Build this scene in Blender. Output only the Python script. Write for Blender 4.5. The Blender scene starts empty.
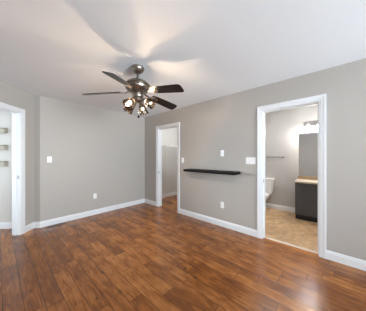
import bpy, bmesh, math, random
from mathutils import Vector, Matrix
random.seed(4)
S = bpy.context.scene
C = S.collection
PI = math.pi

# ---------------------------------------------------------------- camera, light, exposure
F_PX = 166.0
CAM = (-2.821, -4.010, 1.305)
EX = (0.6677, 0.7445)      # world +X seen in the camera's ground axes (right, ahead)
EY = (-0.7445, 0.6677)     # world +Y
cd = bpy.data.cameras.new('camera'); cam = bpy.data.objects.new('camera', cd); C.objects.link(cam)
cd.sensor_width = 36; cd.sensor_fit = 'HORIZONTAL'; cd.lens = F_PX/366*36
cd.shift_y = 1.5/366; cd.clip_start = 0.02
cam.location = CAM; cam.rotation_euler = (PI/2, 0, -math.atan2(EX[1], EX[0]))
S.camera = cam

w = bpy.data.worlds.new('sky'); S.world = w; w.use_nodes = True
bg = w.node_tree.nodes['Background']
bg.inputs['Color'].default_value = (0.80, 0.90, 1.0, 1); bg.inputs['Strength'].default_value = 1.6

def area(name, loc, rot, sx, sy, power, col=(1, 1, 1), spread=PI):
    l = bpy.data.lights.new(name, 'AREA'); l.shape = 'RECTANGLE'; l.size = sx; l.size_y = sy
    l.energy = power; l.color = col; l.spread = spread
    o = bpy.data.objects.new(name, l); C.objects.link(o); o.location = loc; o.rotation_euler = rot
    return o
DAY = (0.80, 0.91, 1.0)
# unseen area lights added as daylight, most of them behind made-up windows
area('daylight_front_window', (-1.85, -8.45, 1.25), (PI/2+0.40, 0, 0), 3.4, 2.1, 262, DAY, 1.9)  # added behind the camera, tipped up to brighten the ceiling
area('daylight_left_window', (-4.40, -6.60, 1.25), (PI/2, 0, -PI/2), 2.0, 2.1, 15, DAY)  # added weak side light, out of view
area('daylight_hall_window', (-4.90, -1.10, 1.4), (PI/2, 0, -PI/4), 1.2, 1.6, 14, DAY)  # added light at the open hall end; no window stands here
area('daylight_hall_side_window', (-4.32, 0.89, 1.60), (PI/2-0.15, 0, -3*PI/4), 1.0, 1.2, 15, DAY, 1.0)  # added to throw light through the hall doorway onto the right wall
S.view_settings.view_transform = 'Standard'; S.view_settings.look = 'None'
S.view_settings.gamma = 1; S.view_settings.use_curve_mapping = False
S.view_settings.exposure = 0.22
S.cycles.use_denoising = True
S.cycles.max_bounces = 10; S.cycles.diffuse_bounces = 6; S.cycles.transparent_max_bounces = 16
FAN_LAMP = 1450
VANITY_LAMP = 500

def c2w(x, d, z):          # ground point given right / ahead of the corner-based camera frame
    px, py = x+1.102, d-4.777
    return Vector((px*EX[0]+py*EX[1], px*EY[0]+py*EY[1], z))

# ---------------------------------------------------------------- materials
def mat(name, col, rough=0.5, metal=0.0, spec=0.5, bump=None, coat=0.0, var=None):
    m = bpy.data.materials.new(name); m.use_nodes = True
    nt = m.node_tree; b = nt.nodes['Principled BSDF']
    b.inputs['Base Color'].default_value = (*col, 1); b.inputs['Roughness'].default_value = rough
    b.inputs['Metallic'].default_value = metal; b.inputs['Specular IOR Level'].default_value = spec
    b.inputs['Coat Weight'].default_value = coat
    tc = nt.nodes.new('ShaderNodeTexCoord')
    if bump:
        n = nt.nodes.new('ShaderNodeTexNoise'); n.inputs['Scale'].default_value = bump[0]; n.inputs['Detail'].default_value = 3
        nt.links.new(tc.outputs['Object'], n.inputs['Vector'])
        bp = nt.nodes.new('ShaderNodeBump'); bp.inputs['Strength'].default_value = bump[1]; bp.inputs['Distance'].default_value = bump[2]
        nt.links.new(n.outputs['Fac'], bp.inputs['Height']); nt.links.new(bp.outputs['Normal'], b.inputs['Normal'])
    if var:
        n = nt.nodes.new('ShaderNodeTexNoise'); n.inputs['Scale'].default_value = var[0]; n.inputs['Detail'].default_value = 4
        nt.links.new(tc.outputs['Object'], n.inputs['Vector'])
        mx = nt.nodes.new('ShaderNodeMix'); mx.data_type = 'RGBA'
        mx.inputs[6].default_value = (*col, 1); mx.inputs[7].default_value = (*var[1], 1)
        nt.links.new(n.outputs['Fac'], mx.inputs[0]); nt.links.new(mx.outputs[2], b.inputs['Base Color'])
    return m

M_wall = mat('greige_paint', (0.445, 0.415, 0.383), 0.55, spec=0.3, bump=(260, 0.15, 0.001))
M_hall = mat('pale_greige_paint', (0.62, 0.59, 0.55), 0.6, spec=0.3, bump=(260, 0.15, 0.001))
M_bath = mat('bath_greige_paint', (0.46, 0.45, 0.435), 0.5, spec=0.3, bump=(260, 0.15, 0.001))
M_clos = mat('closet_paint', (0.64, 0.64, 0.62), 0.6, spec=0.3, bump=(260, 0.15, 0.001))
M_ceil = mat('ceiling_white_stipple', (0.83, 0.865, 0.90), 0.9, spec=0.1, bump=(90, 0.5, 0.004))
M_trim = mat('white_semigloss', (0.77, 0.785, 0.80), 0.35, spec=0.5)
M_plate = mat('white_plastic', (0.88, 0.88, 0.87), 0.35)
M_slot = mat('dark_slot', (0.08, 0.08, 0.08), 0.6)
M_black = mat('black_wood', (0.006, 0.005, 0.005), 0.55, spec=0.12, var=(14, (0.012, 0.009, 0.008)))
M_blade = mat('black_walnut_blade', (0.004, 0.004, 0.004), 0.30, spec=0.35, var=(18, (0.008, 0.006, 0.006)))
M_nickel = mat('antique_nickel', (0.21, 0.18, 0.155), 0.3, metal=1.0, var=(30, (0.36, 0.31, 0.27)))
M_chrome = mat('chrome', (0.75, 0.75, 0.76), 0.12, metal=1.0)
M_satin = mat('satin_steel', (0.5, 0.49, 0.47), 0.35, metal=1.0)
M_dsteel = mat('brushed_nickel_bar', (0.24, 0.23, 0.21), 0.35, metal=1.0)
M_porc = mat('white_porcelain', (0.86, 0.86, 0.85), 0.12, coat=0.4)
M_vanity = mat('charcoal_cabinet_paint', (0.075, 0.079, 0.088), 0.45)
M_kick = mat('black_toe_kick', (0.012, 0.014, 0.018), 0.6)
M_top = mat('beige_laminate', (0.60, 0.53, 0.43), 0.3, var=(40, (0.42, 0.34, 0.25)))
M_splash = mat('brown_laminate', (0.30, 0.21, 0.11), 0.35, var=(40, (0.22, 0.15, 0.08)))
M_ledge = mat('taupe_ledge', (0.42, 0.38, 0.31), 0.5, var=(12, (0.35, 0.31, 0.25)))
M_wire = mat('white_wire', (0.85, 0.85, 0.85), 0.35)
M_thresh = mat('pale_threshold', (0.62, 0.54, 0.46), 0.35)
M_mirror = mat('mirror_glass', (0.86, 0.88, 0.88), 0.02, metal=1.0)

def glass_mat(name, tint, gloss=0.08, ribs=0, rib_tint=(0.5, 0.45, 0.4)):
    m = bpy.data.materials.new(name); m.use_nodes = True; nt = m.node_tree; nt.nodes.clear()
    out = nt.nodes.new('ShaderNodeOutputMaterial'); mix = nt.nodes.new('ShaderNodeMixShader')
    tr = nt.nodes.new('ShaderNodeBsdfTransparent'); gl = nt.nodes.new('ShaderNodeBsdfGlossy')
    gl.inputs['Roughness'].default_value = 0.06; tr.inputs['Color'].default_value = (*tint, 1)
    fr = nt.nodes.new('ShaderNodeFresnel'); fr.inputs['IOR'].default_value = 1.45
    ad = nt.nodes.new('ShaderNodeMath'); ad.operation = 'ADD'; ad.inputs[1].default_value = gloss
    nt.links.new(fr.outputs[0], ad.inputs[0]); nt.links.new(ad.outputs[0], mix.inputs[0])
    nt.links.new(tr.outputs[0], mix.inputs[1]); nt.links.new(gl.outputs[0], mix.inputs[2])
    nt.links.new(mix.outputs[0], out.inputs[0])
    if ribs:   # pressed ribs around the shade, running along its axis
        tc = nt.nodes.new('ShaderNodeTexCoord'); sp = nt.nodes.new('ShaderNodeSeparateXYZ')
        nt.links.new(tc.outputs['Object'], sp.inputs[0])
        at = nt.nodes.new('ShaderNodeMath'); at.operation = 'ARCTAN2'
        nt.links.new(sp.outputs[1], at.inputs[0]); nt.links.new(sp.outputs[0], at.inputs[1])
        mu = nt.nodes.new('ShaderNodeMath'); mu.operation = 'MULTIPLY'; mu.inputs[1].default_value = ribs
        sn = nt.nodes.new('ShaderNodeMath'); sn.operation = 'SINE'
        nt.links.new(at.outputs[0], mu.inputs[0]); nt.links.new(mu.outputs[0], sn.inputs[0])
        mr = nt.nodes.new('ShaderNodeMapRange'); mr.inputs[1].default_value = -0.4; mr.inputs[2].default_value = 0.4
        nt.links.new(sn.outputs[0], mr.inputs[0])
        mx = nt.nodes.new('ShaderNodeMix'); mx.data_type = 'RGBA'
        mx.inputs[6].default_value = (*tint, 1); mx.inputs[7].default_value = (*rib_tint, 1)
        nt.links.new(mr.outputs[0], mx.inputs[0]); nt.links.new(mx.outputs[2], tr.inputs['Color'])
    return m
M_pane = glass_mat('window_glass', (0.97, 0.98, 0.98), 0.0)
M_shade = glass_mat('ribbed_clear_glass', (0.95, 0.86, 0.74), 0.03, ribs=12, rib_tint=(0.64, 0.47, 0.32))
M_vshade = glass_mat('vanity_glass', (0.42, 0.42, 0.42), 0.10)

def emit_mat(name, col, strength):
    m = bpy.data.materials.new(name); m.use_nodes = True; nt = m.node_tree; nt.nodes.clear()
    out = nt.nodes.new('ShaderNodeOutputMaterial'); e = nt.nodes.new('ShaderNodeEmission')
    e.inputs[0].default_value = (*col, 1); e.inputs[1].default_value = strength
    nt.links.new(e.outputs[0], out.inputs[0]); return m
M_bulb = emit_mat('warm_bulb', (1.0, 0.99, 0.98), FAN_LAMP)
M_vbulb = emit_mat('vanity_bulb', (1.0, 0.97, 0.95), VANITY_LAMP)

def plank_mat():
    m = bpy.data.materials.new('hardwood_planks'); m.use_nodes = True; nt = m.node_tree; N = nt.nodes; L = nt.links
    b = N['Principled BSDF']
    def math_(op, a, bb=None, c=None):
        n = N.new('ShaderNodeMath'); n.operation = op
        for i, v in enumerate((a, bb, c)):
            if v is None: continue
            if isinstance(v, (int, float)): n.inputs[i].default_value = v
            else: L.new(v, n.inputs[i])
        return n.outputs[0]
    tc = N.new('ShaderNodeTexCoord'); sp = N.new('ShaderNodeSeparateXYZ'); L.new(tc.outputs['Object'], sp.inputs[0])
    W, LEN = 0.127, 0.95
    u = math_('DIVIDE', sp.outputs[0], W); row = math_('FLOOR', u); fu = math_('FRACT', u)
    wn = N.new('ShaderNodeTexWhiteNoise'); wn.noise_dimensions = '1D'; L.new(row, wn.inputs['W'])
    v = math_('ADD', math_('DIVIDE', sp.outputs[1], LEN), math_('MULTIPLY', wn.outputs['Value'], 7.3))
    col = math_('FLOOR', v); fv = math_('FRACT', v)
    cb = N.new('ShaderNodeCombineXYZ'); L.new(row, cb.inputs[0]); L.new(col, cb.inputs[1])
    wn2 = N.new('ShaderNodeTexWhiteNoise'); wn2.noise_dimensions = '2D'; L.new(cb.outputs[0], wn2.inputs['Vector'])
    r = wn2.outputs['Value']
    # grain: stretched noise, shifted per plank
    cg = N.new('ShaderNodeCombineXYZ')
    L.new(math_('ADD', math_('MULTIPLY', sp.outputs[0], 34.0), math_('MULTIPLY', r, 37.0)), cg.inputs[0])
    L.new(math_('MULTIPLY', sp.outputs[1], 3.6), cg.inputs[1]); L.new(math_('MULTIPLY', r, 19.0), cg.inputs[2])
    g = N.new('ShaderNodeTexNoise'); g.inputs['Scale'].default_value = 1.0; g.inputs['Detail'].default_value = 6
    g.inputs['Roughness'].default_value = 0.62; g.inputs['Distortion'].default_value = 1.4
    L.new(cg.outputs[0], g.inputs['Vector'])
    cm = N.new('ShaderNodeCombineXYZ')
    L.new(math_('ADD', math_('MULTIPLY', sp.outputs[0], 9.0), math_('MULTIPLY', r, 11.0)), cm.inputs[0])
    L.new(math_('MULTIPLY', sp.outputs[1], 4.5), cm.inputs[1])
    k = N.new('ShaderNodeTexNoise'); k.inputs['Scale'].default_value = 1.0; k.inputs['Detail'].default_value = 3
    L.new(cm.outputs[0], k.inputs['Vector'])
    cr = N.new('ShaderNodeValToRGB'); el = cr.color_ramp.elements
    el[0].position = 0.0; el[0].color = (0.050, 0.015, 0.005, 1)
    el[1].position = 1.0; el[1].color = (0.58, 0.235, 0.058, 1)
    e = el.new(0.45); e.color = (0.235, 0.074, 0.012, 1)
    t = math_('ADD', math_('MULTIPLY', r, 0.30), math_('MULTIPLY', math_('SUBTRACT', g.outputs['Fac'], 0.5), 1.0))
    t = math_('ADD', math_('ADD', t, 0.36), math_('MULTIPLY', math_('SUBTRACT', k.outputs['Fac'], 0.5), 0.75))
    L.new(t, cr.inputs[0])
    # knots
    vo = N.new('ShaderNodeTexVoronoi'); vo.inputs['Scale'].default_value = 3.6
    cv = N.new('ShaderNodeCombineXYZ'); L.new(math_('MULTIPLY', sp.outputs[0], 1.9), cv.inputs[0]); L.new(sp.outputs[1], cv.inputs[1])
    L.new(cv.outputs[0], vo.inputs['Vector'])
    kn = N.new('ShaderNodeMapRange'); kn.inputs[1].default_value = 0.035; kn.inputs[2].default_value = 0.11
    kn.inputs[3].default_value = 0.30; kn.inputs[4].default_value = 1.0; L.new(vo.outputs['Distance'], kn.inputs[0])
    # seams
    du = math_('MULTIPLY', math_('MINIMUM', fu, math_('SUBTRACT', 1.0, fu)), W)
    dv = math_('MULTIPLY', math_('MINIMUM', fv, math_('SUBTRACT', 1.0, fv)), LEN)
    dd = math_('MINIMUM', du, dv)
    sm = N.new('ShaderNodeMapRange'); sm.inputs[1].default_value = 0.0012; sm.inputs[2].default_value = 0.0045
    sm.inputs[3].default_value = 0.35; sm.inputs[4].default_value = 1.0; L.new(dd, sm.inputs[0])
    f = math_('MULTIPLY', sm.outputs[0], kn.outputs[0])
    mx = N.new('ShaderNodeMix'); mx.data_type = 'RGBA'; mx.blend_type = 'MULTIPLY'; mx.inputs[0].default_value = 1
    L.new(cr.outputs[0], mx.inputs[6]); L.new(f, mx.inputs[7]); L.new(mx.outputs[2], b.inputs['Base Color'])
    b.inputs['Roughness'].default_value = 0.26; b.inputs['Specular IOR Level'].default_value = 0.52
    bp = N.new('ShaderNodeBump'); bp.inputs['Strength'].default_value = 0.35; bp.inputs['Distance'].default_value = 0.0025
    hh = math_('ADD', sm.outputs[0], math_('MULTIPLY', k.outputs['Fac'], 0.8))
    L.new(hh, bp.inputs['Height']); L.new(bp.outputs['Normal'], b.inputs['Normal'])
    return m
M_floor = plank_mat()

def tile_mat():
    m = bpy.data.materials.new('tan_stone_tile'); m.use_nodes = True; nt = m.node_tree; N = nt.nodes; L = nt.links
    b = N['Principled BSDF']; tc = N.new('ShaderNodeTexCoord')
    br = N.new('ShaderNodeTexBrick'); br.offset = 0.0; br.inputs['Scale'].default_value = 1.0
    br.inputs['Brick Width'].default_value = 0.305; br.inputs['Row Height'].default_value = 0.305
    br.inputs['Mortar Size'].default_value = 0.004; br.inputs['Mortar Smooth'].default_value = 0.3
    br.inputs['Color1'].default_value = (0.54, 0.35, 0.19, 1); br.inputs['Color2'].default_value = (0.45, 0.28, 0.145, 1)
    br.inputs['Mortar'].default_value = (0.48, 0.36, 0.24, 1)
    L.new(tc.outputs['Object'], br.inputs['Vector'])
    n = N.new('ShaderNodeTexNoise'); n.inputs['Scale'].default_value = 9; n.inputs['Detail'].default_value = 5
    L.new(tc.outputs['Object'], n.inputs['Vector'])
    r = N.new('ShaderNodeMapRange'); r.inputs[1].default_value = 0.3; r.inputs[2].default_value = 0.7
    r.inputs[3].default_value = 0.68; r.inputs[4].default_value = 1.28; L.new(n.outputs['Fac'], r.inputs[0])
    mx = N.new('ShaderNodeMix'); mx.data_type = 'RGBA'; mx.blend_type = 'MULTIPLY'; mx.inputs[0].default_value = 1
    L.new(br.outputs['Color'], mx.inputs[6]); L.new(r.outputs[0], mx.inputs[7]); L.new(mx.outputs[2], b.inputs['Base Color'])
    b.inputs['Roughness'].default_value = 0.35
    return m
M_tile = tile_mat()

# ---------------------------------------------------------------- mesh helpers
def obj(name, bm, m, parent=None, smooth=False, bevel=0, kind=None, autosmooth=True):
    bmesh.ops.recalc_face_normals(bm, faces=bm.faces[:])
    me = bpy.data.meshes.new(name); bm.to_mesh(me); bm.free()
    o = bpy.data.objects.new(name, me); C.objects.link(o)
    if m: me.materials.append(m)
    if smooth:
        for p in me.polygons: p.use_smooth = True
        if autosmooth:
            me.set_sharp_from_angle(angle=math.radians(38))
    if bevel:
        md = o.modifiers.new('bevel', 'BEVEL'); md.width = bevel; md.segments = 2; md.limit_method = 'ANGLE'; md.angle_limit = math.radians(40)
    if parent: o.parent = parent
    if kind: o['kind'] = kind
    return o
def struct(name, bm, m, **k): return obj(name, bm, m, kind='structure', **k)
def tag(o, label=None, cat=None, group=None, kind=None):
    if label: o['label'] = label
    if cat: o['category'] = cat
    if group: o['group'] = group
    if kind: o['kind'] = kind
    return o
def thing(name, label, cat, loc=(0, 0, 0), rotz=0, group=None):
    o = bpy.data.objects.new(name, None); C.objects.link(o); o.empty_display_size = 0.1
    o.location = loc; o.rotation_euler = (0, 0, rotz); return tag(o, label, cat, group)
def box(bm, x0, x1, y0, y1, z0, z1, M=None):
    vs = [bm.verts.new(Vector((x, y, z)) if M is None else M @ Vector((x, y, z))) for z in (z0, z1) for x, y in ((x0, y0), (x1, y0), (x1, y1), (x0, y1))]
    for f in ((3, 2, 1, 0), (4, 5, 6, 7), (0, 1, 5, 4), (1, 2, 6, 5), (2, 3, 7, 6), (3, 0, 4, 7)): bm.faces.new([vs[i] for i in f])
    return bm
def prism(bm, pts, vec, M=None):      # 3-D outline extruded along vec
    pts = [Vector(p) for p in pts]; vec = Vector(vec)
    a = [bm.verts.new(M @ p if M else p) for p in pts]; b = [bm.verts.new(M @ (p+vec) if M else p+vec) for p in pts]
    bm.faces.new(a); bm.faces.new(b[::-1])
    for i in range(len(pts)):
        j = (i+1) % len(pts); bm.faces.new((a[i], b[i], b[j], a[j]))
    return bm
def lathe(bm, prof, seg=32, M=None):  # prof (r, z)
    rings = []
    for r, z in prof:
        if r < 1e-6: rings.append([bm.verts.new((M @ Vector((0, 0, z))) if M else (0, 0, z))])
        else:
            rings.append([bm.verts.new((M @ Vector((r*math.cos(2*PI*i/seg), r*math.sin(2*PI*i/seg), z))) if M else (r*math.cos(2*PI*i/seg), r*math.sin(2*PI*i/seg), z)) for i in range(seg)])
    for a, b in zip(rings, rings[1:]):
        for i in range(seg):
            j = (i+1) % seg
            if len(a) == 1 and len(b) == 1: continue
            if len(a) == 1: bm.faces.new((a[0], b[i], b[j]))
            elif len(b) == 1: bm.faces.new((a[i], b[0], a[j]))
            else: bm.faces.new((a[i], b[i], b[j], a[j]))
    return bm
def tube(bm, pts, r, seg=10, rs=None):
    pts = [Vector(p) for p in pts]; rings = []
    for i, p in enumerate(pts):
        d = (pts[min(i+1, len(pts)-1)]-pts[max(i-1, 0)]).normalized()
        q = d.to_track_quat('Z', 'Y'); rr = rs[i] if rs else r
        rings.append([bm.verts.new(p+q @ Vector((rr*math.cos(2*PI*k/seg), rr*math.sin(2*PI*k/seg), 0))) for k in range(seg)])
    for a, b in zip(rings, rings[1:]):
        for i in range(seg): j = (i+1) % seg; bm.faces.new((a[i], b[i], b[j], a[j]))
    bm.faces.new(rings[0][::-1]); bm.faces.new(rings[-1])
    return bm
def loft(bm, rings, cap=True):
    vs = [[bm.verts.new(p) for p in r] for r in rings]
    for a, b in zip(vs, vs[1:]):
        for i in range(len(a)): j = (i+1) % len(a); bm.faces.new((a[i], a[j], b[j], b[i]))
    if cap: bm.faces.new(vs[0][::-1]); bm.faces.new(vs[-1])
    return bm
def frame(origin, u, n):              # local x along the wall, local y out into the room, z up
    M = Matrix.Identity(4)
    for i in range(2): M[i][0] = u[i]; M[i][1] = n[i]; M[i][3] = origin[i]
    return M

# ---------------------------------------------------------------- the room
H = 2.44; T = 0.12; R2 = math.sqrt(.5)
YF = -8.00; XL = -3.90
Bp = (-2.300, 0.0); Ap = (-2.375, 0.075)
DL = 2.157; Dp = (Ap[0]-R2*DL, Ap[1]-R2*DL)      # far (camera-side) end of the diagonal wall: x = XL
F_right = frame((0, 0), (0, -1), (-1, 0)); F_right_in = frame((T, 0), (0, -1), (1, 0))
F_diag = frame(Ap, (-R2, -R2), (R2, -R2)); F_diag_in = frame((Ap[0]-R2*T, Ap[1]+R2*T), (-R2, -R2), (-R2, R2))
F_back = frame((0, 0), (-1, 0), (0, -1))
DOORS = {'bath': (3.190, 3.878), 'closet': (0.605, 1.302), 'hall': (0.285, 1.045)}
TOP = 2.035; J = 0.014

def wall_outline(L, doors, s_start=0.0):
    p = [(s_start, 0)]
    for a, b in doors: p += [(a-J, 0), (a-J, TOP+J), (b+J, TOP+J), (b+J, 0)]
    return p+[(L, 0), (L, H), (s_start, H)]
def door_wall(name, M, L, doors, m, s_start=0.0, y0=-T, th=T, s_end_ext=0):
    bm = bmesh.new(); prism(bm, [(s, y0, z) for s, z in wall_outline(L, doors, s_start)], (0, th, 0), M)
    return struct(name, bm, m)
door_wall('wall_right', F_right, -YF, [DOORS['closet'], DOORS['bath']], M_wall, y0=-T/2, th=T/2)
door_wall('wall_right_inner', F_right, -YF, [DOORS['closet'], DOORS['bath']], M_bath, y0=-T, th=T/2)
door_wall('wall_diagonal', F_diag, DL, [DOORS['hall']], M_wall, y0=-T/2, th=T/2)
door_wall('wall_diagonal_hall_side', F_diag, DL, [DOORS['hall']], M_hall, y0=-T, th=T/2)
bm = bmesh.new()                                 # back wall with its short return to the diagonal wall
prism(bm, [(0, 0, 0), (Bp[0], 0, 0), (Ap[0], Ap[1], 0), (Ap[0], 0.12, 0), (0, 0.12, 0)], (0, 0, H))
struct('wall_back', bm, M_wall)
def window_wall(name, M, L, holes, z0, z1, m, y0=-0.14):
    bm = bmesh.new(); s = 0
    for a, b in holes:
        box(bm, s, a, y0, 0, 0, H, M); box(bm, a, b, y0, 0, 0, z0, M); box(bm, a, b, y0, 0, z1, H, M); s = b
    box(bm, s, L, y0, 0, 0, H, M); return struct(name, bm, m)
F_front = frame((0, YF), (-1, 0), (0, 1)); F_left = frame((XL, YF), (0, 1), (1, 0))
window_wall('wall_front', F_front, -XL, [(0.30, 3.50)], 0.30, 2.15, M_wall)
window_wall('wall_left', F_left, Dp[1]-YF, [(0.40, 2.40)], 0.30, 2.15, M_wall)
wn = 0
def added_window(M, a, b, z0, z1, panes):  # builds the unseen windows, added to let light into the rooms
    global wn; wn += 1
    r = bpy.data.objects.new('window_%d' % wn, None); C.objects.link(r); r['kind'] = 'structure'
    r.matrix_world = M
    bm = bmesh.new(); f = 0.05
    box(bm, a, b, -0.10, -0.04, z0, z0+f); box(bm, a, b, -0.10, -0.04, z1-f, z1)
    for i in range(panes+1):
        c = a+(b-a)*i/panes; c0 = min(max(c-f/2, a), b-f); box(bm, c0, c0+f, -0.10, -0.04, z0+f, z1-f)
    obj('window_frame', bm, M_trim, r)
    bm = bmesh.new()
    for i in range(panes):
        c0 = a+(b-a)*i/panes+f/2; c1 = a+(b-a)*(i+1)/panes-f/2
        box(bm, c0, c1, -0.073, -0.067, z0+f, z1-f)
    obj('window_pane', bm, M_pane, r)
    bm = bmesh.new(); box(bm, a-0.04, b+0.04, -0.04, 0.05, z0-0.03, z0); obj('window_sill', bm, M_trim, r)
    bm = bmesh.new()
    for (s0, s1, c0, c1) in ((a-.08, a, z0-.03, z1+.08), (b, b+.08, z0-.03, z1+.08), (a, b, z1, z1+.08)): box(bm, s0, s1, 0, 0.018, c0, c1)
    obj('window_casing', bm, M_trim, r)
added_window(F_front, 0.30, 3.50, 0.30, 2.15, 3); added_window(F_left, 0.40, 2.40, 0.30, 2.15, 2)  # both added out of view as light sources

# floors and ceilings
bm = bmesh.new()
prism(bm, [(0.065, 0, -0.1), (0.065, YF, -0.1), (XL, YF, -0.1), (XL, Dp[1], -0.1), (-5.4, 0.2, -0.1), (-3.2, 2.4, -0.1), (Ap[0], 0.75, -0.1), (Ap[0], 0.12, -0.1), (0, 0.12, -0.1), (0, 0, -0.1)], (0, 0, 0.1))
struct('floor', bm, M_floor)
bm = bmesh.new(); box(bm, 0.065, 2.1, -1.99, 0.12, -0.1, 0); struct('floor_closet', bm, M_floor)
bm = bmesh.new(); box(bm, 0.085, 1.96, -4.82, -1.99, -0.1, 0.001); struct('floor_bathroom', bm, M_tile)
bm = bmesh.new(); box(bm, -5.6, 2.1, YF-0.14, 2.6, H, H+0.1); struct('ceiling', bm, M_ceil)

# closet shell (behind the first doorway) and bathroom shell
bm = bmesh.new(); box(bm, T, 2.1, 0, 0.12, 0, H); struct('wall_closet_back', bm, M_clos)
bm = bmesh.new(); box(bm, 1.98, 2.1, -2.04, 0, 0, H); struct('wall_closet_side', bm, M_clos)
bm = bmesh.new(); box(bm, T, 1.98, -2.04, -1.99, 0, H); struct('wall_closet_near', bm, M_clos)
bm = bmesh.new(); box(bm, 1.84, 1.96, -4.82, -2.04, 0, H); struct('wall_bathroom_back', bm, M_bath)
bm = bmesh.new(); box(bm, T, 1.84, -2.09, -2.04, 0, H); struct('wall_bathroom_left', bm, M_bath)
bm = bmesh.new(); box(bm, T, 1.84, -4.82, -4.70, 0, H); struct('wall_bathroom_right', bm, M_bath)
# hall behind the diagonal wall (local frame: x along the wall, y negative = into the hall)
bm = bmesh.new(); box(bm, -0.12, 0.0, -1.6, -0.107, 0, H, F_diag); struct('wall_hall_end', bm, M_hall)
F_hf = frame((Ap[0]-R2*1.6, Ap[1]+R2*1.6), (-R2, -R2), (R2, -R2))
bm = bmesh.new(); box(bm, -0.12, 0.3, -0.12, 0, 0, H, F_hf); box(bm, 0.3, 1.3, -0.12, 0, 0, 0.95, F_hf); box(bm, 0.3, 1.3, -0.12, 0, 2.15, H, F_hf); box(bm, 1.3, 2.3, -0.12, 0, 0, H, F_hf)
struct('wall_hall_far', bm, M_hall); added_window(F_hf, 0.3, 1.3, 0.95, 2.15, 1)  # this unseen hall window is added for the light through the doorway

# baseboards
PROF = [(0, 0), (0.015, 0), (0.015, 0.080), (0.011, 0.088), (0.011, 0.098), (0.005, 0.112), (0, 0.112)]
def baseboard(name, runs, kind=True):
    bm = bmesh.new()
    for M, a, b, ma, mb in runs:       # ma / mb: mitre at the two ends (metres of shift per metre of depth)
        p0 = [M @ Vector((a+ma*d, d, z)) for d, z in PROF]; p1 = [M @ Vector((b+mb*d, d, z)) for d, z in PROF]
        loft(bm, [p0, p1])
    return struct(name, bm, M_trim)
CW = 0.080
t22 = math.tan(math.radians(22.5))
baseboard('baseboard_right', [(F_right, 0, DOORS['closet'][0]-CW, 1, 0), (F_right, DOORS['closet'][1]+CW, DOORS['bath'][0]-CW, 0, 0), (F_right, DOORS['bath'][1]+CW, -YF, 0, -1)])
F_ret = frame(Bp, (-R2, R2), (-R2, -R2))
baseboard('baseboard_back', [(F_back, 0, 2.300, 1, t22), (F_ret, 0, 0.106, -t22, -1)])
baseboard('baseboard_diagonal', [(F_diag, 0, DOORS['hall'][0]-CW, 1, 0), (F_diag, DOORS['hall'][1]+CW, DL, 0, -t22)])
baseboard('baseboard_front', [(F_front, 0, -XL, 1, -1)])
baseboard('baseboard_left', [(F_left, 0, Dp[1]-YF, 1, -t22)])
F_cl = frame((T, 0), (1, 0), (0, -1)); F_bb = frame((1.84, -2.09), (0, -1), (-1, 0))
baseboard('baseboard_closet', [(F_cl, 0, 1.86, 0, -1)])
baseboard('baseboard_bathroom', [(F_bb, 0, 1.34, 0, 0)])
F_he = frame((Ap[0]-R2*T, Ap[1]+R2*T), (-R2, R2), (-R2, -R2))
baseboard('baseboard_hall', [(F_he, 0, 1.48, 0, 0)])

# door frames: moulded casing both sides, jamb with stop, strike plate
CP = [(0.0, 0.0), (0.0, 0.010), (0.012, 0.010), (0.016, 0.014), (0.045, 0.016), (0.052, 0.020), (0.075, 0.020), (0.075, 0.0)]
def casing(M, s0, s1):
    bm = bmesh.new(); g = 0.005; rings = []
    for c in range(4):
        ring = []
        for wd, t in CP:
            x = s0-g-wd if c < 2 else s1+g+wd; z = 0 if c in (0, 3) else TOP+g+wd
            ring.append(M @ Vector((x, t, z)))
        rings.append(ring)
    return loft(bm, rings)
def doorway(num, M, Min, s, strike_z, x_strike=0):
    s0, s1 = s
    r = bpy.data.objects.new('door_%d' % num, None); C.objects.link(r); r['kind'] = 'structure'
    obj('door_casing', casing(M, s0, s1), M_trim, r)
    obj('door_casing', casing(Min, s0, s1), M_trim, r)
    bm = bmesh.new()
    prism(bm, [(s0-J, -T, 0), (s0-J, -T, TOP+J), (s1+J, -T, TOP+J), (s1+J, -T, 0), (s1, -T, 0), (s1, -T, TOP), (s0, -T, TOP), (s0, -T, 0)], (0, T, 0), M)
    obj('door_jamb', bm, M_trim, r)
    bm = bmesh.new(); q = 0.011
    prism(bm, [(s0, -0.085, 0), (s0, -0.085, TOP), (s1, -0.085, TOP), (s1, -0.085, 0), (s1-q, -0.085, 0), (s1-q, -0.085, TOP-q), (s0+q, -0.085, TOP-q), (s0+q, -0.085, 0)], (0, 0.035, 0), M)
    obj('door_stop', bm, M_trim, r)
    bm = bmesh.new(); box(bm, s0, s0+0.0025, -0.040, -0.008, strike_z-0.03, strike_z+0.03, M); obj('strike_plate', bm, M_satin, r)
    return r
doorway(1, F_right, F_right_in, DOORS['closet'], 0.90)
doorway(2, F_right, F_right_in, DOORS['bath'], 0.92)
doorway(3, F_diag, F_diag_in, DOORS['hall'], 0.965)
bm = bmesh.new(); prism(bm, [(0.055, 0, 0), (0.062, 0, 0.009), (0.088, 0, 0.009), (0.095, 0, 0.001)], (0, -0.688, 0), Matrix.Translation((0, -3.19, 0)))
struct('trim_1', bm, M_thresh)['label'] = 'pale threshold strip across the bathroom doorway'

# ---------------------------------------------------------------- floating shelf on the right wall
t = thing('floating_shelf', 'long black floating wall shelf between the two doorways', 'shelf', (0, -2.27, 1.03))
bm = bmesh.new(); box(bm, -0.25, 0.0, -0.557, 0.557, -0.024, 0.022); obj('shelf_board', bm, M_black, t, bevel=0.003)
bm = bmesh.new(); box(bm, -0.012, 0.0, -0.50, 0.50, -0.040, -0.024); obj('mounting_cleat', bm, M_black, t)

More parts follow.
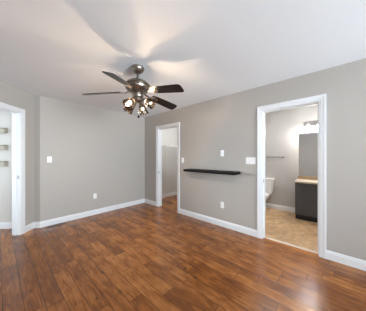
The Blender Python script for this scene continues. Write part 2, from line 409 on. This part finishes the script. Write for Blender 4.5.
# ---------------------------------------------------------------- plates on the walls
def plate(name, label, cat, M, s, z, gangs, kind, group=None):
    W = 0.070 + 0.046*(gangs-1); Hh = 0.115
    t = thing(name, label, cat, group=group); t.matrix_world = M @ Matrix.Translation((s, 0, z))
    bm = bmesh.new(); box(bm, -W/2, W/2, 0, 0.006, -Hh/2, Hh/2); obj('cover_plate', bm, M_plate, t, bevel=0.002)
    for g in range(gangs):
        c = (g-(gangs-1)/2)*0.046
        if kind == 'switch':
            bm = bmesh.new(); prism(bm, [(c-0.016, 0.006, -0.033), (c-0.016, 0.012, -0.033), (c-0.016, 0.007, 0.033), (c-0.016, 0.006, 0.033)], (0.032, 0, 0)); obj('rocker', bm, M_plate, t)
        else:
            for dz in (-0.021, 0.021):
                bm = bmesh.new(); box(bm, c-0.017, c+0.017, 0.006, 0.009, dz-0.014, dz+0.014); rc = obj('receptacle', bm, M_plate, t, bevel=0.002)
                bm = bmesh.new()
                for dx in (-0.007, 0.005): box(bm, c+dx, c+dx+0.002, 0.009, 0.0095, dz-0.004, dz+0.006)
                obj('slot', bm, M_slot, rc)
    return t
plate('light_switch', 'single white light switch on the back wall near the left corner', 'light switch', F_back, 2.164, 1.257, 1, 'switch')
plate('wall_outlet', 'white outlet low on the back wall above the baseboard', 'outlet', F_back, 1.347, 0.418, 1, 'outlet')
plate('light_switch', 'single white light switch right beside the closet doorway casing', 'light switch', F_right, 1.475, 1.23, 1, 'switch')
plate('wall_outlet', 'white outlet on the wall above the black floating shelf', 'outlet', F_right, 2.474, 1.375, 1, 'outlet')
plate('wall_outlet', 'white outlet low on the wall under the black floating shelf', 'outlet', F_right, 2.474, 0.402, 1, 'outlet')
plate('light_switch', 'wide triple white switch plate beside the bathroom doorway', 'light switch', F_right, 3.000, 1.243, 3, 'switch')

# ---------------------------------------------------------------- floor register
t = thing('floor_register', 'brown wooden floor vent against the back wall baseboard at left', 'vent', (-2.08, -0.085, 0))
bm = bmesh.new(); box(bm, -0.14, 0.14, -0.055, 0.055, 0, 0.004); obj('vent_plate', bm, mat('vent_wood', (0.10, 0.038, 0.018), 0.4), t, bevel=0.0015)
for i in range(9):
    bm = bmesh.new(); x = -0.112+i*0.028; box(bm, x-0.004, x+0.004, -0.038, 0.038, 0.004, 0.0045); obj('vent_slot', bm, M_slot, t)

# ---------------------------------------------------------------- ceiling fan
FX = c2w(-0.577, 2.11, 0); a_cam = math.radians(189.0); yaw = -math.atan2(EX[1], EX[0])
fan = thing('ceiling_fan', 'five-blade ceiling fan with nickel motor, black blades and four glass lamp shades', 'ceiling fan', (FX.x, FX.y, H), yaw)
# local frame of the fan: x = right in the picture, y = away from the camera, z = 0 at the ceiling
def zc(z): return z-H
bm = bmesh.new(); lathe(bm, [(0, 0), (0.080, 0), (0.084, -0.008), (0.082, -0.020), (0.070, -0.045), (0.045, -0.066), (0.030, -0.076), (0.020, -0.080), (0, -0.080)]); obj('canopy', bm, M_nickel, fan, smooth=True)
bm = bmesh.new(); lathe(bm, [(0, -0.07), (0.013, -0.07), (0.013, -0.135), (0.026, -0.14), (0.030, -0.155), (0.026, -0.165), (0, -0.165)]); obj('downrod', bm, M_nickel, fan, smooth=True)
bm = bmesh.new(); lathe(bm, [(0, -0.150), (0.035, -0.152), (0.050, -0.160), (0.075, -0.166), (0.115, -0.185), (0.142, -0.208), (0.150, -0.222), (0.156, -0.226), (0.156, -0.248), (0.150, -0.253), (0.146, -0.275), (0.128, -0.296), (0.100, -0.312), (0.075, -0.318), (0, -0.318)], 48); mh = obj('motor_housing', bm, M_nickel, fan, smooth=True)
bm = bmesh.new(); lathe(bm, [(0.157, -0.230), (0.160, -0.237), (0.157, -0.244)], 48); obj('trim_ring', bm, mat('dark_bronze', (0.10, 0.075, 0.055), 0.35, metal=1.0), mh, smooth=True)
bm = bmesh.new(); lathe(bm, [(0, -0.318), (0.066, -0.318), (0.070, -0.326), (0.070, -0.372), (0.062, -0.385), (0.052, -0.392), (0.052, -0.405), (0.058, -0.410), (0.058, -0.425), (0.040, -0.440), (0.016, -0.448), (0.012, -0.460), (0, -0.462)], 36); obj('switch_housing', bm, M_nickel, fan, smooth=True)
pitch = math.radians(15)
def blade_mesh():
    # along +x, root at r = .20, tip at r = .665; +y edge lower; droops slightly
    bm = bmesh.new(); r0, r1 = 0.205, 0.640; up, lo = [], []
    outline = [(r0, 0.040), (r0+0.02, 0.052), (0.30, 0.060), (0.45, 0.066), (0.60, 0.069), (0.618, 0.066), (0.633, 0.055), (r1, 0.035)]
    pts = [(x, -y) for x, y in outline]+[(x, y) for x, y in outline[::-1]]
    def P(x, y, dz):
        z0 = -0.325 - (x-0.2)*0.125
        return (x, y*math.cos(pitch), z0 - y*math.sin(pitch) + dz)
    a = [bm.verts.new(P(x, y, 0.003)) for x, y in pts]; b = [bm.verts.new(P(x, y, -0.003)) for x, y in pts]
    bm.faces.new(a); bm.faces.new(b[::-1])
    for i in range(len(a)): j = (i+1) % len(a); bm.faces.new((a[i], b[i], b[j], a[j]))
    return bm
def bracket_mesh():
    bm = bmesh.new(); st = [(0.085, 0.020, -0.300), (0.125, 0.016, -0.318), (0.160, 0.013, -0.334), (0.200, 0.020, -0.3330), (0.235, 0.034, -0.3375), (0.285, 0.030, -0.3415), (0.310, 0.012, -0.3440)]
    rings = []
    for x, hw, z in st:
        tw = math.sin(pitch)*min(1, max(0, (x-0.1)/0.1)); rings.append([(x, -hw, z+hw*tw+0.004), (x, hw, z-hw*tw+0.004), (x, hw, z-hw*tw-0.004), (x, -hw, z+hw*tw-0.004)])
    return loft(bm, rings)
for i in range(5):
    a = a_cam+i*2*PI/5
    bl = obj('fan_blade', blade_mesh(), M_blade, fan); bl.rotation_euler = (0, 0, a)
    bk = obj('blade_bracket', bracket_mesh(), M_nickel, bl, bevel=0.001)
for i, deg in enumerate((152, 68, 343, 248)):
    a = math.radians(deg); tilt = math.radians((44, 32, 64, 50)[i])     # away from straight down
    ca, sa = math.cos(a), math.sin(a)
    base = Vector((0.050*ca, 0.050*sa, -0.405))
    d = Vector((math.sin(tilt)*ca, math.sin(tilt)*sa, -math.cos(tilt)))
    bm = bmesh.new(); tube(bm, [Vector((0.03*ca, 0.03*sa, -0.40)), base, base+d*0.03], 0.011)
    arm = obj('lamp_arm', bm, M_nickel, fan, smooth=True)
    Mx = Matrix.Translation(base+d*0.028) @ d.to_track_quat('Z', 'Y').to_matrix().to_4x4()
    bm = bmesh.new(); lathe(bm, [(0, 0), (0.018, 0), (0.022, 0.008), (0.034, 0.030), (0.0405, 0.048), (0.0445, 0.062), (0.0425, 0.062), (0.038, 0.048), (0.030, 0.032), (0.014, 0.034), (0, 0.034)], 24)
    so = obj('lamp_socket', bm, M_nickel, fan, smooth=True); so.matrix_local = Mx
    bm = bmesh.new(); lathe(bm, [(0.0355, 0.044), (0.0405, 0.056), (0.049, 0.090), (0.055, 0.125), (0.059, 0.146), (0.062, 0.150), (0.060, 0.151), (0.057, 0.146), (0.0525, 0.125), (0.0465, 0.090), (0.038, 0.058), (0.032, 0.042)], 56)
    sh = obj('lamp_shade', bm, M_shade, fan, smooth=True, autosmooth=False); sh.matrix_local = Mx; sh['label'] = 'ribbed clear glass shade'
    bm = bmesh.new(); lathe(bm, [(0, 0.034), (0.007, 0.034), (0.008, 0.046), (0.011, 0.058), (0.0135, 0.070), (0.012, 0.082), (0.007, 0.090), (0, 0.094)], 16)
    bu = obj('light_bulb', bm, M_bulb, so, smooth=True); bu['label'] = 'glowing bulb'
for px, ln in ((0.012, 0.150), ):
    bm = bmesh.new()
    for k in range(int(ln/0.005)):
        lathe(bm, [(0, 0.0022), (0.0019, 0), (0, -0.0022)], 6, Matrix.Translation((px, 0, -0.455-k*0.005)))
    ch = obj('pull_chain', bm, M_nickel, fan)
    bm = bmesh.new(); lathe(bm, [(0, 0), (0.005, -0.002), (0.013, -0.010), (0.015, -0.018), (0.012, -0.028), (0.004, -0.033), (0, -0.034)], 16, Matrix.Translation((px, 0, -0.455-ln))); fo = obj('chain_fob', bm, mat('matte_black', (0.003, 0.003, 0.003), 0.8, spec=0.1), ch, smooth=True); fo['label'] = 'small black pull fob'

# ---------------------------------------------------------------- closet: wire shelf
t = thing('wire_shelf', 'white wire closet shelf with hanging rail on the closet wall', 'shelf', (0.15, 0, 1.66))
bm = bmesh.new(); LW = 1.80
for y in (-0.005, -0.10, -0.20, -0.30): tube(bm, [(0, y, 0), (LW, y, 0)], 0.0035, 6)
tube(bm, [(0, -0.303, -0.03), (LW, -0.303, -0.03)], 0.004, 6)
obj('shelf_rails', bm, M_wire, t)
bm = bmesh.new()
for k in range(71):
    x = 0.012+k*0.025; tube(bm, [(x, -0.002, 0.004), (x, -0.30, 0.004), (x, -0.303, -0.03)], 0.0016, 4)
obj('shelf_wires', bm, M_wire, t)
for x in (0.10, 0.55, 1.70):
    bm = bmesh.new(); tube(bm, [(x, -0.285, -0.004), (x, -0.006, -0.32)], 0.005, 6); box(bm, x-0.008, x+0.008, -0.006, 0, -0.36, -0.28); obj('shelf_brace', bm, M_wire, t)
# unseen ceiling lamp, added to brighten the closet
t = thing('closet_lamp', 'round white ceiling lamp inside the closet', 'ceiling lamp', (0.85, -0.85, H))
bm = bmesh.new(); lathe(bm, [(0, 0), (0.13, 0), (0.13, -0.02), (0, -0.02)]); obj('lamp_base', bm, M_trim, t, smooth=True)
bm = bmesh.new(); lathe(bm, [(0.12, -0.02), (0.115, -0.05), (0.07, -0.08), (0, -0.09)]); obj('lamp_diffuser', bm, emit_mat('closet_glow', (1, 0.99, 0.97), 80.0), t, smooth=True)

# ---------------------------------------------------------------- hall ledges seen through the left doorway
for z, lab in ((1.776, 'taupe wall ledge beyond the left doorway, topmost of three'), (1.472, 'taupe wall ledge beyond the left doorway, middle of three'), (1.178, 'taupe wall ledge beyond the left doorway, lowest of three')):
    t = thing('wall_ledge', lab, 'shelf', group='taupe ledges on the hall wall'); t.matrix_world = frame(Ap, (-R2, R2), (-R2, -R2)) @ Matrix.Translation((0.456, 0, z))
    bm = bmesh.new(); box(bm, 0.0, 0.75, 0, 0.075, -0.040, 0.040); obj('ledge_board', bm, M_ledge, t, bevel=0.006)
    bm = bmesh.new(); box(bm, -0.004, 0.754, 0, 0.082, 0.040, 0.047); obj('ledge_cap', bm, M_splash, t, bevel=0.002)

# ---------------------------------------------------------------- bathroom: vanity
VY0, VY1 = -3.430, -4.30
t = thing('vanity_cabinet', 'charcoal shaker bathroom vanity cabinet under the beige countertop', 'cabinet', (1.60, (VY0+VY1)/2, 0))
hw = (VY0-VY1)/2
bm = bmesh.new(); box(bm, -0.226, 0.230, -hw, hw, 0.10, 0.765); obj('cabinet_body', bm, M_vanity, t, bevel=0.002)
bm = bmesh.new(); box(bm, -0.185, 0.225, -hw+0.002, hw-0.002, 0.001, 0.10); obj('toe_kick', bm, M_kick, t)
for y0, y1 in ((0.008, hw-0.012), (-hw+0.012, -0.008)):
    bm = bmesh.new(); z0, z1 = 0.115, 0.75; s = 0.062
    box(bm, -0.246, -0.228, y0, y0+s, z0, z1); box(bm, -0.246, -0.228, y1-s, y1, z0, z1)
    box(bm, -0.246, -0.228, y0+s, y1-s, z0, z0+s); box(bm, -0.246, -0.228, y0+s, y1-s, z1-s, z1); box(bm, -0.237, -0.228, y0+s, y1-s, z0+s, z1-s)
    d = obj('cabinet_door', bm, M_vanity, t)
    yk = y0+0.03 if y0 > 0 else y1-0.03
    bm = bmesh.new(); lathe(bm, [(0, 0), (0.006, 0), (0.006, 0.014), (0.014, 0.020), (0.014, 0.026), (0, 0.030)], 16, Matrix.Translation((-0.246, yk, 0.66)) @ Matrix.Rotation(-PI/2, 4, 'Y')); obj('door_knob', bm, M_satin, d, smooth=True)
t = thing('countertop', 'beige laminate bathroom countertop with low brown backsplash', 'countertop', (1.60, (VY0+VY1)/2, 0.765))
bm = bmesh.new(); box(bm, -0.262, 0.24, -hw-0.012, hw+0.012, 0, 0.035); obj('counter_slab', bm, M_top, t, bevel=0.006)
bm = bmesh.new(); box(bm, 0.22, 0.24, -hw-0.012, hw+0.012, 0.035, 0.100); obj('backsplash', bm, M_splash, t, bevel=0.003)
# mirror
t = thing('wall_mirror', 'frameless bathroom wall mirror above the vanity backsplash', 'mirror', (1.84, (VY0+VY1)/2, 0.87))
bm = bmesh.new(); box(bm, -0.006, 0, -hw+0.012, hw-0.012, 0, 0.97); obj('mirror_glass', bm, M_mirror, t)
bm = bmesh.new(); box(bm, -0.014, 0, -hw+0.008, hw-0.008, 0.97, 1.075); obj('mirror_rail', bm, mat('grey_rail', (0.30, 0.30, 0.29), 0.4), t, bevel=0.003)
# vanity light bar
t = thing('vanity_light', 'chrome three-lamp vanity light bar glowing above the bathroom mirror', 'wall lamp', (1.84, -3.80, 2.05))
bm = bmesh.new(); box(bm, -0.030, 0, -0.27, 0.27, -0.05, 0.05); obj('back_plate', bm, M_chrome, t, bevel=0.004)
for y in (0.17, 0.0, -0.17):
    bm = bmesh.new(); tube(bm, [(-0.03, y, 0.0), (-0.14, y, 0.0), (-0.16, y, -0.02), (-0.16, y, -0.04)], 0.008); obj('lamp_arm', bm, M_chrome, t, smooth=True)
    bm = bmesh.new(); lathe(bm, [(0.022, -0.03), (0.040, -0.05), (0.052, -0.10), (0.053, -0.112), (0.051, -0.112), (0.049, -0.10), (0.038, -0.052), (0.020, -0.033)], 28, Matrix.Translation((-0.16, y, 0))); obj('lamp_shade', bm, M_vshade, t, smooth=True, autosmooth=False)
    bm = bmesh.new(); lathe(bm, [(0, -0.045), (0.013, -0.05), (0.028, -0.085), (0.030, -0.105), (0.022, -0.125), (0, -0.135)], 16, Matrix.Translation((-0.16, y, 0))); obj('light_bulb', bm, M_vbulb, t, smooth=True)
# ceiling lamp added out of view to even out the bathroom light
t = thing('bathroom_ceiling_lamp', 'round white ceiling lamp inside the bathroom', 'ceiling lamp', (0.85, -3.10, H))
bm = bmesh.new(); lathe(bm, [(0, 0), (0.15, 0), (0.15, -0.02), (0, -0.02)]); obj('lamp_base', bm, M_trim, t, smooth=True)
bm = bmesh.new(); lathe(bm, [(0.14, -0.02), (0.135, -0.05), (0.08, -0.08), (0, -0.09)]); obj('lamp_diffuser', bm, emit_mat('bathroom_glow', (1, 0.98, 0.95), 66.0), t, smooth=True)
# towel bar
t = thing('towel_bar', 'slim chrome towel bar on the bathroom wall above the toilet', 'towel bar', (1.84, -2.86, 1.300))
bm = bmesh.new(); tube(bm, [(-0.055, -0.26, 0), (-0.055, 0.26, 0)], 0.008); obj('bar', bm, M_dsteel, t, smooth=True)
for y in (-0.27, 0.27):
    bm = bmesh.new(); lathe(bm, [(0, 0), (0.024, 0), (0.024, 0.006), (0.012, 0.012), (0.010, 0.045), (0.015, 0.050), (0.015, 0.064), (0, 0.066)], 20, Matrix.Translation((0, y, 0)) @ Matrix.Rotation(-PI/2, 4, 'Y')); obj('bar_mount', bm, M_dsteel, t, smooth=True)

# toilet (local: -x = forward)
t = thing('toilet', 'white two-piece porcelain toilet partly behind the bathroom door jamb', 'toilet', (1.84, -2.715, 0))
def rr(cx, cy, hx, hy, z, r, n=5):
    p = []
    for q, (sx, sy) in enumerate(((1, 1), (-1, 1), (-1, -1), (1, -1))):
        for k in range(n):
            a = PI/2*q+PI/2*k/(n-1); p.append((cx+sx*(hx-r)+r*math.cos(a), cy+sy*(hy-r)+r*math.sin(a), z))
    return p
bm = bmesh.new(); loft(bm, [rr(-0.115, 0, 0.075, 0.185, 0.385, 0.05), rr(-0.115, 0, 0.085, 0.200, 0.42, 0.05), rr(-0.112, 0, 0.092, 0.222, 0.70, 0.05), rr(-0.112, 0, 0.092, 0.224, 0.735, 0.05)]); tk = obj('tank', bm, M_porc, t, smooth=True)
bm = bmesh.new(); loft(bm, [rr(-0.112, 0, 0.098, 0.232, 0.735, 0.05), rr(-0.112, 0, 0.102, 0.236, 0.745, 0.05), rr(-0.112, 0, 0.102, 0.236, 0.765, 0.05), rr(-0.112, 0, 0.094, 0.228, 0.776, 0.045)]); obj('tank_lid', bm, M_porc, t, smooth=True)
bm = bmesh.new(); tube(bm, [(-0.204, 0.17, 0.68), (-0.222, 0.17, 0.68), (-0.226, 0.11, 0.672)], 0.007); obj('flush_lever', bm, M_chrome, tk, smooth=True)
def egg(cx, fx, bx, hy, z, n=28):
    p = []
    for k in range(n):
        a = 2*PI*k/n; c, s_ = math.cos(a), math.sin(a); p.append((cx+(bx if c > 0 else fx)*c, hy*s_, z))
    return p
bm = bmesh.new(); loft(bm, [egg(-0.40, 0.23, 0.27, 0.115, 0.001), egg(-0.40, 0.22, 0.27, 0.110, 0.03), egg(-0.39, 0.19, 0.24, 0.095, 0.12), egg(-0.40, 0.21, 0.24, 0.105, 0.20), egg(-0.42, 0.27, 0.27, 0.155, 0.30), egg(-0.43, 0.30, 0.34, 0.182, 0.36), egg(-0.43, 0.305, 0.37, 0.186, 0.39)]); obj('bowl', bm, M_porc, t, smooth=True)
bm = bmesh.new(); loft(bm, [egg(-0.44, 0.30, 0.215, 0.182, 0.391), egg(-0.44, 0.305, 0.22, 0.187, 0.400), egg(-0.44, 0.300, 0.215, 0.183, 0.412)]); se = obj('toilet_seat', bm, M_porc, t, smooth=True)
bm = bmesh.new(); loft(bm, [egg(-0.44, 0.302, 0.217, 0.184, 0.4125), egg(-0.44, 0.304, 0.219, 0.186, 0.424), egg(-0.44, 0.285, 0.20, 0.168, 0.434)]); obj('toilet_lid', bm, M_porc, t, smooth=True)
